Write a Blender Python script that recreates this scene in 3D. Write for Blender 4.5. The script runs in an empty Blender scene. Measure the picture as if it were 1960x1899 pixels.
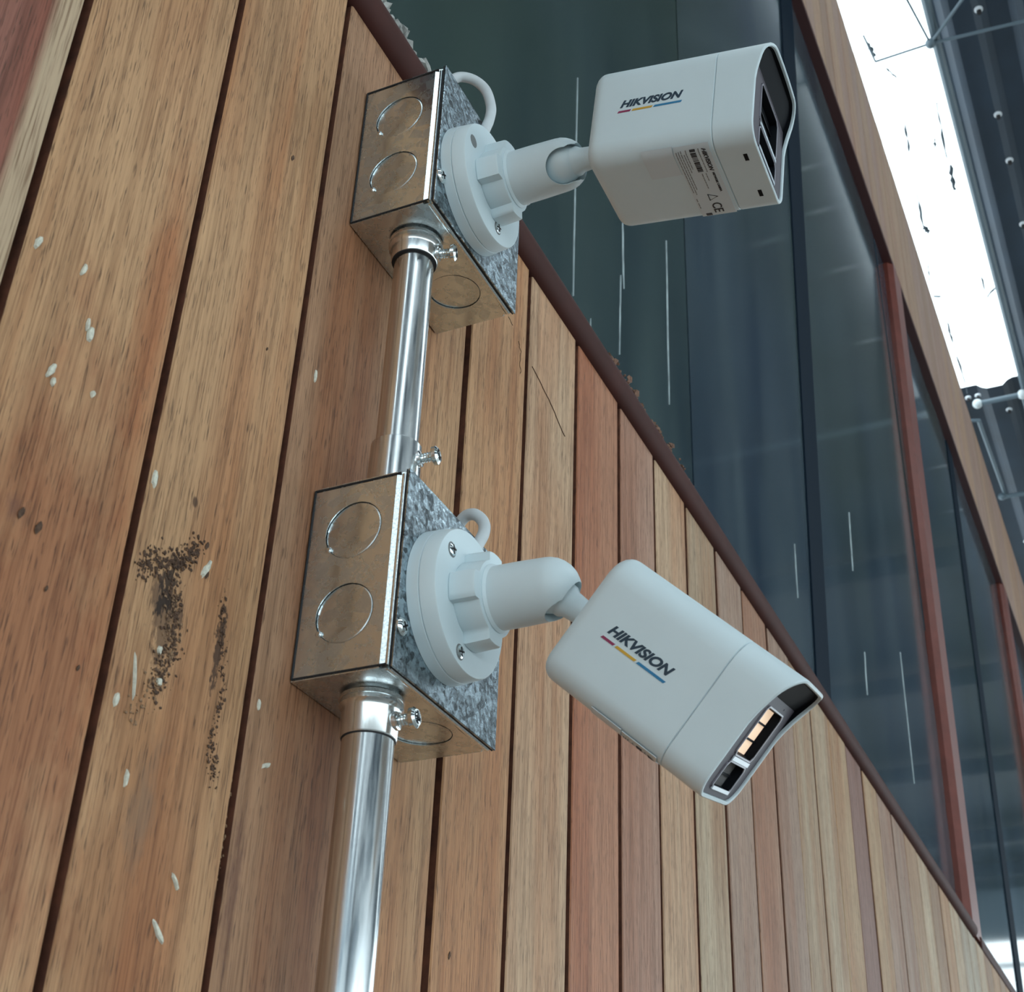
import bpy, bmesh, math, random
from mathutils import Vector, Matrix, noise
random.seed(7)
V = Vector
scene = bpy.context.scene
COL = scene.collection

# ------------------------------------------------------------------ camera, sky, exposure
cam_data = bpy.data.cameras.new('camera')
cam_data.lens = 49.731
cam_data.sensor_width = 36.0
cam_data.sensor_fit = 'HORIZONTAL'
cam_data.clip_start = 0.01
cam = bpy.data.objects.new('camera', cam_data)
COL.objects.link(cam)
R0 = V((0.41816677, -0.90761777, 0.03696663))
R1 = V((0.4924908, 0.19233431, -0.84879935))
R2 = V((0.76327542, 0.3731454, 0.52742121))
CAM = V((0.0, -0.335, 1.7))
m = Matrix.Identity(4)
for i in range(3):
    m[i][0] = R0[i]; m[i][1] = -R1[i]; m[i][2] = -R2[i]; m[i][3] = CAM[i]
cam.matrix_world = m
scene.camera = cam
cam_data.dof.use_dof = True
cam_data.dof.focus_distance = 0.80
cam_data.dof.aperture_fstop = 34.0

world = bpy.data.worlds.new('overcast_sky')
scene.world = world
world.use_nodes = True
wn = world.node_tree
bg = wn.nodes['Background']
bg.inputs['Color'].default_value = (0.80, 0.94, 1.0, 1)
bg.inputs['Strength'].default_value = 2.6

vs = scene.view_settings
vs.view_transform = 'Standard'
vs.look = 'None'
vs.exposure = 0.33
vs.gamma = 1.0
vs.use_curve_mapping = False


# ------------------------------------------------------------------ helpers
def srgb(r, g, b):
    f = lambda c: (c / 255 / 12.92) if c / 255 <= 0.04045 else ((c / 255 + 0.055) / 1.055) ** 2.4
    return (f(r), f(g), f(b), 1.0)


class Nodes:
    def __init__(self, name):
        self.m = bpy.data.materials.new(name)
        self.m.use_nodes = True
        self.t = self.m.node_tree
        self.b = self.t.nodes['Principled BSDF']

    def n(self, kind, **kw):
        nd = self.t.nodes.new(kind)
        for k, v in kw.items():
            if k.startswith('_'):
                setattr(nd, k[1:], v)
            else:
                nd.inputs[k.replace('__', ' ')].default_value = v
        return nd

    def l(self, a, b):
        self.t.links.new(a, b)

    def math(self, op, a, b=None, c=None, clamp=False):
        nd = self.t.nodes.new('ShaderNodeMath'); nd.operation = op; nd.use_clamp = clamp
        for i, x in enumerate((a, b, c)):
            if x is None: continue
            if isinstance(x, (int, float)): nd.inputs[i].default_value = x
            else: self.l(x, nd.inputs[i])
        return nd.outputs[0]

    def mix(self, fac, a, b, mode='MIX'):
        nd = self.t.nodes.new('ShaderNodeMix'); nd.data_type = 'RGBA'; nd.blend_type = mode
        for s, x in ((nd.inputs[0], fac), (nd.inputs[6], a), (nd.inputs[7], b)):
            if isinstance(x, (int, float)): s.default_value = x
            elif isinstance(x, tuple): s.default_value = x
            else: self.l(x, s)
        return nd.outputs[2]

    def ramp(self, x, stops, interp='LINEAR'):
        nd = self.t.nodes.new('ShaderNodeValToRGB'); nd.color_ramp.interpolation = interp
        els = nd.color_ramp.elements
        while len(els) < len(stops): els.new(0.5)
        for e, (p, c) in zip(els, stops):
            e.position = p
            e.color = c if isinstance(c, tuple) else (c, c, c, 1)
        self.l(x, nd.inputs[0])
        return nd.outputs[0]

    def noise(self, vec, scale, detail=4, rough=0.55, dist=0.0):
        nd = self.n('ShaderNodeTexNoise', Scale=scale, Detail=detail, Roughness=rough, Distortion=dist)
        if vec is not None: self.l(vec, nd.inputs['Vector'])
        return nd.outputs['Fac']

    def vmap(self, vec, scale=(1, 1, 1), loc=(0, 0, 0)):
        nd = self.n('ShaderNodeMapping'); nd.inputs['Scale'].default_value = scale; nd.inputs['Location'].default_value = loc
        self.l(vec, nd.inputs['Vector'])
        return nd.outputs[0]

    def bump(self, h, strength, dist):
        nd = self.n('ShaderNodeBump', Strength=strength, Distance=dist)
        self.l(h, nd.inputs['Height']); self.l(nd.outputs[0], self.b.inputs['Normal'])

    def set(self, **kw):
        for k, v in kw.items():
            self.b.inputs[k.replace('__', ' ')].default_value = v
        return self


def simple(name, color, rough=0.5, metal=0.0, spec=0.5, noise_amt=0.0, nscale=60):
    q = Nodes(name)
    q.set(Base__Color=color, Roughness=rough, Metallic=metal)
    q.b.inputs['Specular IOR Level'].default_value = spec
    if noise_amt:
        pos = q.n('ShaderNodeNewGeometry').outputs['Position']
        f = q.noise(pos, nscale)
        dark = tuple(c * (1 - noise_amt) for c in color[:3]) + (1,)
        lite = tuple(min(1, c * (1 + noise_amt)) for c in color[:3]) + (1,)
        q.l(q.mix(q.ramp(f, [(0.3, 0.0), (0.7, 1.0)]), dark, lite), q.b.inputs['Base Color'])
    return q.m


# ---- wood: one material, each plank's hue comes from its object colour and random number
def wood_material(name, marks=True, dull=0.0):
    q = Nodes(name)
    geo = q.n('ShaderNodeNewGeometry').outputs['Position']
    info = q.n('ShaderNodeObjectInfo')
    rnd = info.outputs['Random']; col = info.outputs['Color']
    comb = q.n('ShaderNodeCombineXYZ')
    q.l(q.math('MULTIPLY', rnd, 13.0), comb.inputs[0]); q.l(q.math('MULTIPLY', rnd, 7.0), comb.inputs[2])
    va = q.n('ShaderNodeVectorMath', _operation='ADD'); q.l(geo, va.inputs[0]); q.l(comb.outputs[0], va.inputs[1])
    p = va.outputs[0]
    # slow wobble so the grain is not ruler straight
    wob = q.n('ShaderNodeTexNoise', Scale=2.2, Detail=2.0)
    q.l(p, wob.inputs['Vector'])
    sep = q.n('ShaderNodeVectorMath', _operation='SCALE'); sep.inputs['Scale'].default_value = 0.010
    q.l(wob.outputs['Color'], sep.inputs[0])
    vb = q.n('ShaderNodeVectorMath', _operation='ADD'); q.l(p, vb.inputs[0]); q.l(sep.outputs[0], vb.inputs[1])
    g = vb.outputs[0]
    broad = q.noise(q.vmap(g, (26, 26, 1.3)), 1.0, 3, 0.55)
    streak = q.noise(q.vmap(g, (190, 190, 5.0)), 1.0, 4, 0.65)
    fine = q.noise(q.vmap(g, (900, 900, 26)), 1.0, 3, 0.6)
    pores = q.noise(q.vmap(g, (1500, 1500, 85)), 1.0, 2, 0.5)
    blot = q.noise(q.vmap(g, (9, 9, 3.0)), 1.0, 3, 0.5)
    red = q.mix(1.0, col, (0.84, 0.62, 0.50, 1), 'MULTIPLY')
    pale = q.mix(1.0, col, (1.10, 1.16, 1.20, 1), 'MULTIPLY')
    c = q.mix(q.ramp(broad, [(0.42, 0.0), (0.62, 0.80)]), col, red)
    c = q.mix(q.ramp(blot, [(0.50, 0.0), (0.68, 0.75)]), c, pale)
    sc = q.ramp(streak, [(0.30, (0.58, 0.52, 0.47, 1)), (0.50, (0.95, 0.94, 0.93, 1)), (0.72, (1.16, 1.17, 1.17, 1))])
    c = q.mix(0.75, c, sc, 'MULTIPLY')
    fc = q.ramp(fine, [(0.34, (0.50, 0.43, 0.38, 1)), (0.50, (1, 1, 1, 1)), (0.75, (1.12, 1.12, 1.1, 1))])
    c = q.mix(0.65, c, fc, 'MULTIPLY')
    pm = q.ramp(pores, [(0.33, 1.0), (0.41, 0.0)])
    c = q.mix(q.math('MULTIPLY', pm, 0.62), c, (0.055, 0.026, 0.013, 1))
    rough_h = q.math('ADD', q.math('MULTIPLY', fine, 0.5), q.math('MULTIPLY', pm, -0.9))
    if marks:
        # pale sapwood edge of the reddish board at the far left
        sx = q.n('ShaderNodeSeparateXYZ'); q.l(geo, sx.inputs[0])
        wv = q.math('MULTIPLY', q.math('SUBTRACT', broad, 0.5), 0.010)
        e1 = q.ramp(q.math('MULTIPLY', q.math('SUBTRACT', q.math('ADD', sx.outputs[0], wv), 0.250), 60.0), [(0.30, 0.0), (0.62, 1.0)])
        e2 = q.math('LESS_THAN', sx.outputs[0], 0.2714)
        c = q.mix(q.math('MULTIPLY', q.math('MULTIPLY', e1, e2), 0.88), c, q.mix(1.0, (0.50, 0.37, 0.24, 1), fc, 'MULTIPLY'))
        # brown stain below the insect damage, small dark pits, grey smear (wear), and broad darker, redder zones
        def blob(cx, cz, rx, rz, sc_, lo, hi, gain=2.6):
            mp = q.vmap(geo, (1 / rx, 0.0, 1 / rz), (-cx / rx, 0.0, -cz / rz))
            ln = q.n('ShaderNodeVectorMath', _operation='LENGTH'); q.l(mp, ln.inputs[0])
            nz = q.noise(q.vmap(geo, (1, 1, 0.45)), sc_, 5, 0.65)
            d = q.math('ADD', q.math('SUBTRACT', 1.0, ln.outputs['Value']), q.math('MULTIPLY', q.math('SUBTRACT', nz, 0.5), gain))
            return q.ramp(d, [(lo, 0.0), (hi, 1.0)])
        for (cx, cz, rx, rz, s_, lo, hi, amt, colr) in (
                (0.318, 1.89, 0.055, 0.17, 45, 0.05, 0.60, 0.90, (0.66, 0.46, 0.40, 1)),
                (0.390, 1.84, 0.040, 0.12, 45, 0.05, 0.60, 0.80, (0.72, 0.58, 0.48, 1)),
                (0.345, 2.06, 0.014, 0.13, 60, 0.05, 0.70, 0.85, (0.80, 0.58, 0.48, 1)),
                (0.500, 1.95, 0.050, 0.20, 45, 0.05, 0.70, 0.75, (0.74, 0.60, 0.52, 1))):
            c = q.mix(q.math('MULTIPLY', blob(cx, cz, rx, rz, s_, lo, hi, 1.3), amt), c, q.mix(1.0, c, colr, 'MULTIPLY'))
        for (cx, cz, rx, rz, s_, lo, hi, amt, colr) in (
                (0.384, 1.945, 0.017, 0.042, 150, 0.50, 0.72, 0.72, (0.10, 0.052, 0.03, 1)),
                (0.3835, 1.955, 0.013, 0.036, 330, 0.62, 0.76, 0.93, (0.022, 0.011, 0.007, 1)),
                (0.420, 1.945, 0.006, 0.045, 300, 0.55, 0.72, 0.85, (0.045, 0.022, 0.014, 1)),
                (0.392, 1.87, 0.012, 0.05, 60, 0.30, 0.85, 0.45, (0.16, 0.115, 0.08, 1)),
                (0.452, 1.86, 0.012, 0.055, 90, 0.40, 0.90, 0.50, (0.13, 0.055, 0.04, 1)),
                (0.300, 1.945, 0.008, 0.012, 120, 0.40, 0.9, 0.45, (0.12, 0.05, 0.04, 1))):
            c = q.mix(q.math('MULTIPLY', blob(cx, cz, rx, rz, s_, lo, hi), amt), c, colr)
    spots = q.n('ShaderNodeTexVoronoi', Scale=16.0); q.l(q.vmap(p, (1, 1, 0.7)), spots.inputs['Vector'])
    sm = q.ramp(spots.outputs['Distance'], [(0.022, 1.0), (0.034, 0.0)])
    c = q.mix(q.math('MULTIPLY', sm, 0.8), c, (0.05, 0.022, 0.012, 1))
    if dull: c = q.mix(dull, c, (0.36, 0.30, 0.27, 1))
    q.l(c, q.b.inputs['Base Color'])
    q.set(Roughness=0.62); q.b.inputs['Specular IOR Level'].default_value = 0.32
    q.bump(rough_h, 0.35, 0.0008)
    return q.m


WOOD = wood_material('weathered_timber')
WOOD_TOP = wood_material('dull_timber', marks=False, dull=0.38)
WOOD_DARK = simple('dark_timber_in_the_joints', (0.022, 0.006, 0.003, 1), 0.8, noise_amt=0.4)


def galvanized(name, dark=0.34, lite=0.78, scale=260, rough=(0.16, 0.38), tint=(0.93, 0.98, 1.0), aniso=False, bump=0.05):
    q = Nodes(name)
    tc = q.n('ShaderNodeNewGeometry').outputs['Position']
    a = q.noise(tc, scale, 5, 0.7, 0.6)
    vo = q.n('ShaderNodeTexVoronoi', Scale=scale * 0.7, Randomness=1.0); q.l(tc, vo.inputs['Vector'])
    sepc = q.n('ShaderNodeSeparateColor'); q.l(vo.outputs['Color'], sepc.inputs[0])
    f = q.math('ADD', q.math('MULTIPLY', a, 0.75), q.math('MULTIPLY', sepc.outputs[0], 0.25))
    if aniso:
        f = q.noise(q.vmap(tc, (1, 1, 0.07)), scale, 4, 0.6)
    k = q.ramp(f, [(0.36, 0.0), (0.62, 1.0)])
    q.l(q.mix(k, tuple(dark * t for t in tint) + (1,), tuple(lite * t for t in tint) + (1,)), q.b.inputs['Base Color'])
    rr = q.n('ShaderNodeMapRange'); q.l(k, rr.inputs[0])
    rr.inputs[3].default_value = rough[1]; rr.inputs[4].default_value = rough[0]
    q.l(rr.outputs[0], q.b.inputs['Roughness'])
    q.set(Metallic=1.0)
    q.bump(f, bump, 0.001)
    return q.m


STEEL_SIDE = galvanized('rolled_zinc_steel', 0.68, 0.84, 230, (0.20, 0.33), (0.90, 0.98, 1.0), bump=0.04)
STEEL_COVER = galvanized('spangled_zinc_cover', 0.10, 0.62, 420, (0.10, 0.30), (0.76, 0.91, 1.0), bump=0.30)
STEEL_PIPE = galvanized('conduit_zinc', 0.70, 0.88, 300, (0.14, 0.27), (0.95, 0.99, 1.0), True, 0.03)
STEEL_SCREW = simple('zinc_screw', (0.74, 0.80, 0.82, 1), 0.16, 1.0, noise_amt=0.25, nscale=900)
DARK_GAP = simple('dark_gap', (0.012, 0.012, 0.014, 1), 0.7)
WHITE = simple('white_plastic', (0.625, 0.725, 0.76, 1), 0.42, noise_amt=0.02, nscale=40)
WHITE_IN = simple('cable_jacket', (0.58, 0.62, 0.64, 1), 0.5, noise_amt=0.06, nscale=80)
PANEL = simple('grey_face_panel', (0.085, 0.075, 0.09, 1), 0.5, spec=0.2, noise_amt=0.06, nscale=300)
BLACK = simple('black_plastic', (0.0025, 0.0035, 0.006, 1), 0.55, spec=0.12)
FRAME = simple('grey_window_frame', (0.24, 0.23, 0.27, 1), 0.3)
PALE_BAR = simple('pale_divider', (0.62, 0.68, 0.74, 1), 0.25)
INK = simple('dark_blue_ink', (0.012, 0.035, 0.06, 1), 0.5)
INK_RED = simple('purple_red_ink', srgb(140, 42, 82), 0.5)
INK_YEL = simple('yellow_ink', srgb(205, 160, 50), 0.5)
INK_BLU = simple('blue_ink', srgb(35, 120, 165), 0.5)
LABEL = simple('label_paper', (0.60, 0.66, 0.69, 1), 0.35)
PRINT = simple('label_print', (0.03, 0.03, 0.035, 1), 0.6)
PRINT_G = simple('label_fine_print', (0.22, 0.22, 0.22, 1), 0.6)
RED_PAINT = simple('red_brown_paint', (0.055, 0.016, 0.012, 1), 0.65, spec=0.2, noise_amt=0.15, nscale=30)
RED_PAINT2 = simple('red_paint_mullion', (0.17, 0.045, 0.032, 1), 0.42, noise_amt=0.15, nscale=30)
MORTAR = simple('grey_sealant', (0.36, 0.36, 0.34, 1), 0.9, noise_amt=0.35, nscale=150)
DUST = simple('brown_dust', (0.20, 0.11, 0.075, 1), 0.95, noise_amt=0.5, nscale=300)
PUTTY = simple('pale_putty', (0.62, 0.60, 0.50, 1), 0.8, noise_amt=0.2, nscale=500)
CRUMB = simple('dark_insect_soil', (0.085, 0.046, 0.028, 1), 0.95, noise_amt=0.5, nscale=700)
CRUMB2 = simple('tan_insect_soil', (0.25, 0.15, 0.085, 1), 0.95, noise_amt=0.5, nscale=700)
ROOF = simple('dark_roof_sheet', (0.018, 0.036, 0.060, 1), 0.55, noise_amt=0.3, nscale=3)
TUBE = simple('grey_steel_tube', (0.10, 0.14, 0.17, 1), 0.45)
WASHER = simple('screw_washer', (0.75, 0.80, 0.85, 1), 0.3)
CONCRETE = simple('concrete_floor', (0.30, 0.29, 0.27, 1), 0.85, noise_amt=0.2, nscale=2)
DARKMETAL = simple('dark_steel_strip', (0.03, 0.05, 0.07, 1), 0.5)


def sky_glow_material():  # reflected sky put in as a glowing peach surface, not a lamp
    q = Nodes('glowing_sky_reflection')
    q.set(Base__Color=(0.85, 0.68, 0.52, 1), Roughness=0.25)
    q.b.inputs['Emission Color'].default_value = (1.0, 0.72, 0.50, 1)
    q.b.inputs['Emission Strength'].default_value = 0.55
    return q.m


SKY_GLOW = sky_glow_material()
CELL = simple('silver_lens_cell', (0.60, 0.58, 0.58, 1), 0.15, 0.6)


def glass_material():
    q = Nodes('dirty_dark_glass')
    geo = q.n('ShaderNodeNewGeometry').outputs['Position']
    a = q.noise(q.vmap(geo, (5.5, 1, 0.8)), 1.0, 5, 0.6, 0.4)
    b = q.noise(q.vmap(geo, (1.1, 1, 0.8)), 1.0, 3, 0.5)
    s = q.noise(q.vmap(geo, (60, 1, 1.2)), 1.0, 3, 0.6)
    c = q.mix(q.ramp(a, [(0.35, 0.0), (0.65, 1.0)]), (0.028, 0.046, 0.066, 1), (0.078, 0.105, 0.118, 1))
    c = q.mix(q.math('MULTIPLY', q.ramp(b, [(0.45, 0.0), (0.62, 1.0)]), 0.6), c, (0.050, 0.070, 0.052, 1))
    c = q.mix(q.math('MULTIPLY', q.ramp(s, [(0.55, 0.0), (0.75, 1.0)]), 0.25), c, (0.07, 0.085, 0.09, 1))
    oi = q.n('ShaderNodeObjectInfo')
    c = q.mix(1.0, c, oi.outputs['Color'], 'MULTIPLY')
    q.l(c, q.b.inputs['Base Color'])
    q.set(Roughness=0.10)
    q.b.inputs['IOR'].default_value = 1.52
    return q.m


GLASS = glass_material()


def link(o, parent=None):
    COL.objects.link(o)
    if parent is not None:
        o.parent = parent
    return o


def obj(name, bm, mat, parent=None, smooth=False, off=None, auto=None):
    me = bpy.data.meshes.new(name)
    if off is not None:
        bmesh.ops.translate(bm, verts=bm.verts, vec=-V(off))
    bmesh.ops.recalc_face_normals(bm, faces=bm.faces)
    if smooth:
        for f in bm.faces: f.smooth = True
        lim = math.radians(auto or 35)
        for e in bm.edges:
            if len(e.link_faces) == 2 and e.calc_face_angle(0) > lim: e.smooth = False
    bm.to_mesh(me); bm.free()
    me.materials.append(mat)
    return link(bpy.data.objects.new(name, me), parent)


def empty(name, loc, label=None, cat=None, group=None, kind=None):
    o = bpy.data.objects.new(name, None); o.location = loc
    o.empty_display_size = 0.02
    COL.objects.link(o)
    tag(o, label, cat, group, kind)
    return o


def tag(o, label=None, cat=None, group=None, kind=None):
    if label: o['label'] = label
    if cat: o['category'] = cat
    if group: o['group'] = group
    if kind: o['kind'] = kind
    return o


def box(bm, lo, hi, bevel=0.0, seg=2):
    r = bmesh.ops.create_cube(bm, size=1.0)
    vv = r['verts']
    for v in vv:
        v.co = V([(lo[i] + hi[i]) / 2 + v.co[i] * (hi[i] - lo[i]) for i in range(3)])
    if bevel:
        es = list({e for v in vv for e in v.link_edges})
        bmesh.ops.bevel(bm, geom=es, offset=bevel, segments=seg, affect='EDGES', profile=0.5)
    return vv


def rings(bm, loops, cap0=True, cap1=True, closed=True):
    """loft through lists of points"""
    rows = [[bm.verts.new(p) for p in lp] for lp in loops]
    n = len(rows[0])
    for a, b in zip(rows, rows[1:]):
        for i in range(n if closed else n - 1):
            j = (i + 1) % n
            bm.faces.new((a[i], a[j], b[j], b[i]))
    if cap0: bm.faces.new(list(reversed(rows[0])))
    if cap1: bm.faces.new(rows[-1])
    return rows


def basis(axis):
    a = V(axis).normalized()
    t = V((0, 0, 1)) if abs(a.z) < 0.9 else V((1, 0, 0))
    u = a.cross(t).normalized(); w = a.cross(u).normalized()
    return a, u, w


def lathe(bm, origin, axis, prof, seg=40, cap0=True, cap1=True):
    """prof: list of (distance along axis, radius)"""
    a, u, w = basis(axis); o = V(origin)
    loops = [[o + a * d + (u * math.cos(t) + w * math.sin(t)) * r for t in [2 * math.pi * k / seg for k in range(seg)]] for d, r in prof]
    return rings(bm, loops, cap0, cap1)


def tube(bm, pts, r, seg=12, cap=True):
    loops = []
    pts = [V(p) for p in pts]
    prev = None
    for i, p in enumerate(pts):
        d = (pts[min(i + 1, len(pts) - 1)] - pts[max(i - 1, 0)]).normalized()
        if prev is None:
            _, u, w = basis(d)
        else:
            u = (prev - d * prev.dot(d)).normalized(); w = d.cross(u)
        prev = u
        loops.append([p + (u * math.cos(t) + w * math.sin(t)) * r for t in [2 * math.pi * k / seg for k in range(seg)]])
    rings(bm, loops, cap, cap)


def spline(P, n=10):
    P = [V(p) for p in P]; out = []
    for i in range(len(P) - 1):
        p0, p1, p2, p3 = P[max(i - 1, 0)], P[i], P[i + 1], P[min(i + 2, len(P) - 1)]
        for k in range(n):
            t = k / n
            out.append(0.5 * ((2 * p1) + (p2 - p0) * t + (2 * p0 - 5 * p1 + 4 * p2 - p3) * t * t + (3 * p1 - p0 - 3 * p2 + p3) * t ** 3))
    out.append(P[-1])
    return out


def plate(bm, outer, holes, thick, nrm):
    """flat plate with round holes: outer and holes are lists of 3D points, extruded by thick along -nrm"""
    es = []
    for lp in [outer] + holes:
        vs_ = [bm.verts.new(p) for p in lp]
        for i in range(len(vs_)):
            es.append(bm.edges.new((vs_[i], vs_[(i + 1) % len(vs_)])))
    r = bmesh.ops.triangle_fill(bm, edges=es, use_beauty=True)
    fs = [g for g in r['geom'] if isinstance(g, bmesh.types.BMFace)]
    ex = bmesh.ops.extrude_face_region(bm, geom=fs)
    bmesh.ops.translate(bm, verts=[g for g in ex['geom'] if isinstance(g, bmesh.types.BMVert)], vec=-V(nrm) * thick)


def circle(o, u, w, r, n=40, a0=0.0, a1=2 * math.pi, closed=True):
    o, u, w = V(o), V(u), V(w)
    m_ = n if closed else n + 1
    return [o + u * r * math.cos(a0 + (a1 - a0) * k / n) + w * r * math.sin(a0 + (a1 - a0) * k / n) for k in range(m_)]


# ------------------------------------------------------------------ the setting: floor, wall, window, roof
bm = bmesh.new(); box(bm, (-14, -16, -0.2), (30, 6, 0.0))
tag(obj('floor', bm, CONCRETE), 'bare concrete floor below the timber wall', kind='structure')

bm = bmesh.new()
box(bm, (-3.0, 0.0200, 0.0), (10.5, 0.14, 2.352))       # behind the lower boards
box(bm, (-3.0, 0.034, 2.352), (10.5, 0.14, 4.05))       # behind the glass
box(bm, (-3.0, 0.0200, 4.05), (10.5, 0.14, 4.55))
wall = obj('wall_back', bm, WOOD_DARK)
tag(wall, 'timber clad wall of upright boards', kind='structure')

GX = [0.0125, 0.0995, 0.1855, 0.2714, 0.3590, 0.4450, 0.5290, 0.6150, 0.7010, 0.7880, 0.8762, 0.9590, 1.0422, 1.1280,
      1.2125, 1.3002, 1.3860, 1.4715, 1.5580, 1.6440, 1.7310, 1.8180, 1.9060, 1.9920, 2.0790]
gapw = {0.1855: .004, 0.2714: .0046, 0.3590: .0046, 0.4450: .0046, 0.5290: .005, 0.6150: .0072, 0.7010: .0066, 0.7880: .0062, 0.8762: .0078, 0.9590: .0056,
        1.0422: .0075, 1.1280: .0062, 1.2125: .0060, 1.3002: .0075, 1.3860: .0035, 1.4715: .0058, 1.5580: .0020, 1.6440: .0040,
        1.7310: .0095, 1.8180: .0035, 1.9060: .0060, 1.9920: .002, 2.0790: .006}
T = {'tan': (0.49, 0.278, 0.142), 'pale': (0.52, 0.345, 0.215), 'red': (0.27, 0.11, 0.078), 'orange': (0.42, 0.195, 0.110),
     'pink': (0.42, 0.240, 0.165), 'brown': (0.38, 0.21, 0.118), 'grey': (0.46, 0.34, 0.24)}
tint = {0.1855: 'red', 0.2714: 'tan', 0.3590: 'tan', 0.4450: 'brown', 0.5290: 'tan', 0.6150: 'tan', 0.7010: 'pale',
        0.7880: 'orange', 0.8762: 'pink', 0.9590: 'pale', 1.0422: 'pale', 1.1280: 'pink', 1.2125: 'orange', 1.3002: 'pink', 1.3860: 'pale', 1.4715: 'pale',
        1.5580: 'tan', 1.6440: 'red', 1.7310: 'tan', 1.8180: 'pink', 1.9060: 'pink', 1.9920: 'pale', 2.0790: 'pale'}


def plank_mesh(w, z0, z1, d=0.020, bev=0.0008):
    me = bpy.data.meshes.new('plank')
    pts = [(0, d), (0, bev), (bev, 0), (w - bev, 0), (w, bev), (w, d)]
    b_ = bmesh.new()
    rings(b_, [[V((x, y, z)) for x, y in pts] for z in (z0, z1)], True, True)
    bmesh.ops.recalc_face_normals(b_, faces=b_.faces)
    b_.to_mesh(me); b_.free()
    return me


JOINT = simple('red_brown_board_edge', (0.12, 0.04, 0.02, 1), 0.8, noise_amt=0.4, nscale=120)


def joint_sides(me):
    me.materials.append(JOINT)
    for p_ in me.polygons:
        if abs(p_.normal.x) > 0.9: p_.material_index = 1


rp = random.Random(3)
names = ['tan', 'pale', 'pink', 'tan', 'brown', 'pale', 'grey', 'orange']
x = 0.0125 - 0.086 * 12
xs = [x + 0.086 * k for k in range(12)] + GX
while xs[-1] < 6.4: xs.append(xs[-1] + 0.0865)
for i in range(len(xs) - 1):
    g0 = gapw.get(xs[i], 0.0045 if xs[i] > 2.1 else 0.006) / 2
    g1 = gapw.get(xs[i + 1], 0.0045 if xs[i] > 2.1 else 0.006) / 2
    me = plank_mesh(xs[i + 1] - g1 - xs[i] - g0, 0.0, 2.372)
    me.materials.append(WOOD); joint_sides(me)
    o = bpy.data.objects.new('plank', me)
    o.location = (xs[i] + g0, rp.uniform(0, 0.0006), 0)
    k = tint.get(xs[i]) or rp.choice(names)
    cc = T[k]; j = rp.uniform(0.94, 1.06)
    if xs[i] > 0.98: cc = (cc[0] * 0.80 + 0.03, cc[1] * 0.86 + 0.035, cc[2] * 0.88 + 0.03)
    o.color = (cc[0] * j, cc[1] * j, cc[2] * j, 1)
    link(o, wall)
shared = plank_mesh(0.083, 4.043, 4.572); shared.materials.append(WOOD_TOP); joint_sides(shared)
for i in range(75):
    o = bpy.data.objects.new('plank', shared)
    o.location = (0.2 + 0.0865 * i, rp.uniform(0, 0.0006), 0)
    cc = T[rp.choice(['tan', 'pink', 'brown', 'pink', 'tan'])]; j = rp.uniform(0.92, 1.05)
    o.color = (cc[0] * j, cc[1] * j, cc[2] * j, 1)
    link(o, wall)

# window between the lower boards and the top band
win = empty('window_1', (1.8, 0.022, 2.38), 'long dark glazed strip with red painted frame above the boards', kind='structure')
wo = V((1.8, 0.022, 2.38))
for (a, b, gc) in ((-2.0, 1.135, (0.72, 0.80, 0.72)), (1.140, 2.62, (1, 1, 1.04)), (2.64, 6.6, (1.05, 1.08, 1.15))):
    bm = bmesh.new(); box(bm, (a, 0.022, 2.375), (b, 0.028, 4.06))
    obj('glass_pane', bm, GLASS, win, off=wo).color = gc + (1,)
# sill rail, rounded front
bm = bmesh.new()
prof = [(0.030, 2.3985), (0.003, 2.3985)] + [(0.0035 + 0.0125 * math.cos(t) * -1, 2.384 + 0.0145 * math.sin(t)) for t in [math.radians(a) for a in (75, 55, 35, 15, -5, -25, -50)]] + [(0.0, 2.3705), (0.030, 2.3705)]
rings(bm, [[V((xx, y, z)) for y, z in prof] for xx in (-3.0, 2.575)])
obj('sill_rail', bm, RED_PAINT, win, True, wo)
bm = bmesh.new(); box(bm, (2.66, -0.002, 2.372), (6.5, 0.022, 2.395), 0.003)
obj('sill_rail', bm, RED_PAINT, win, off=wo)
bm = bmesh.new(); box(bm, (-3.0, 0.0006, 4.036), (6.5, 0.024, 4.046), 0.0015)
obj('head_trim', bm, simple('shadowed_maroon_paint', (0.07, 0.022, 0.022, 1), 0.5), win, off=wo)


def leaning_post(xb0, xb1, xt0, xt1, name, mat, z0=2.385, z1=4.05, y0=0.0005, y1=0.024, bev=0.005):
    b_ = bmesh.new()
    lo = [(xb0, y1), (xb0, y0 + bev), (xb0 + bev, y0), (xb1 - bev, y0), (xb1, y0 + bev), (xb1, y1)]
    hi = [(xt0, y1), (xt0, y0 + bev), (xt0 + bev, y0), (xt1 - bev, y0), (xt1, y0 + bev), (xt1, y1)]
    rings(b_, [[V((a, b, z0)) for a, b in lo], [V((a, b, z1)) for a, b in hi]])
    return obj(name, b_, mat, win, off=wo)


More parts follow.
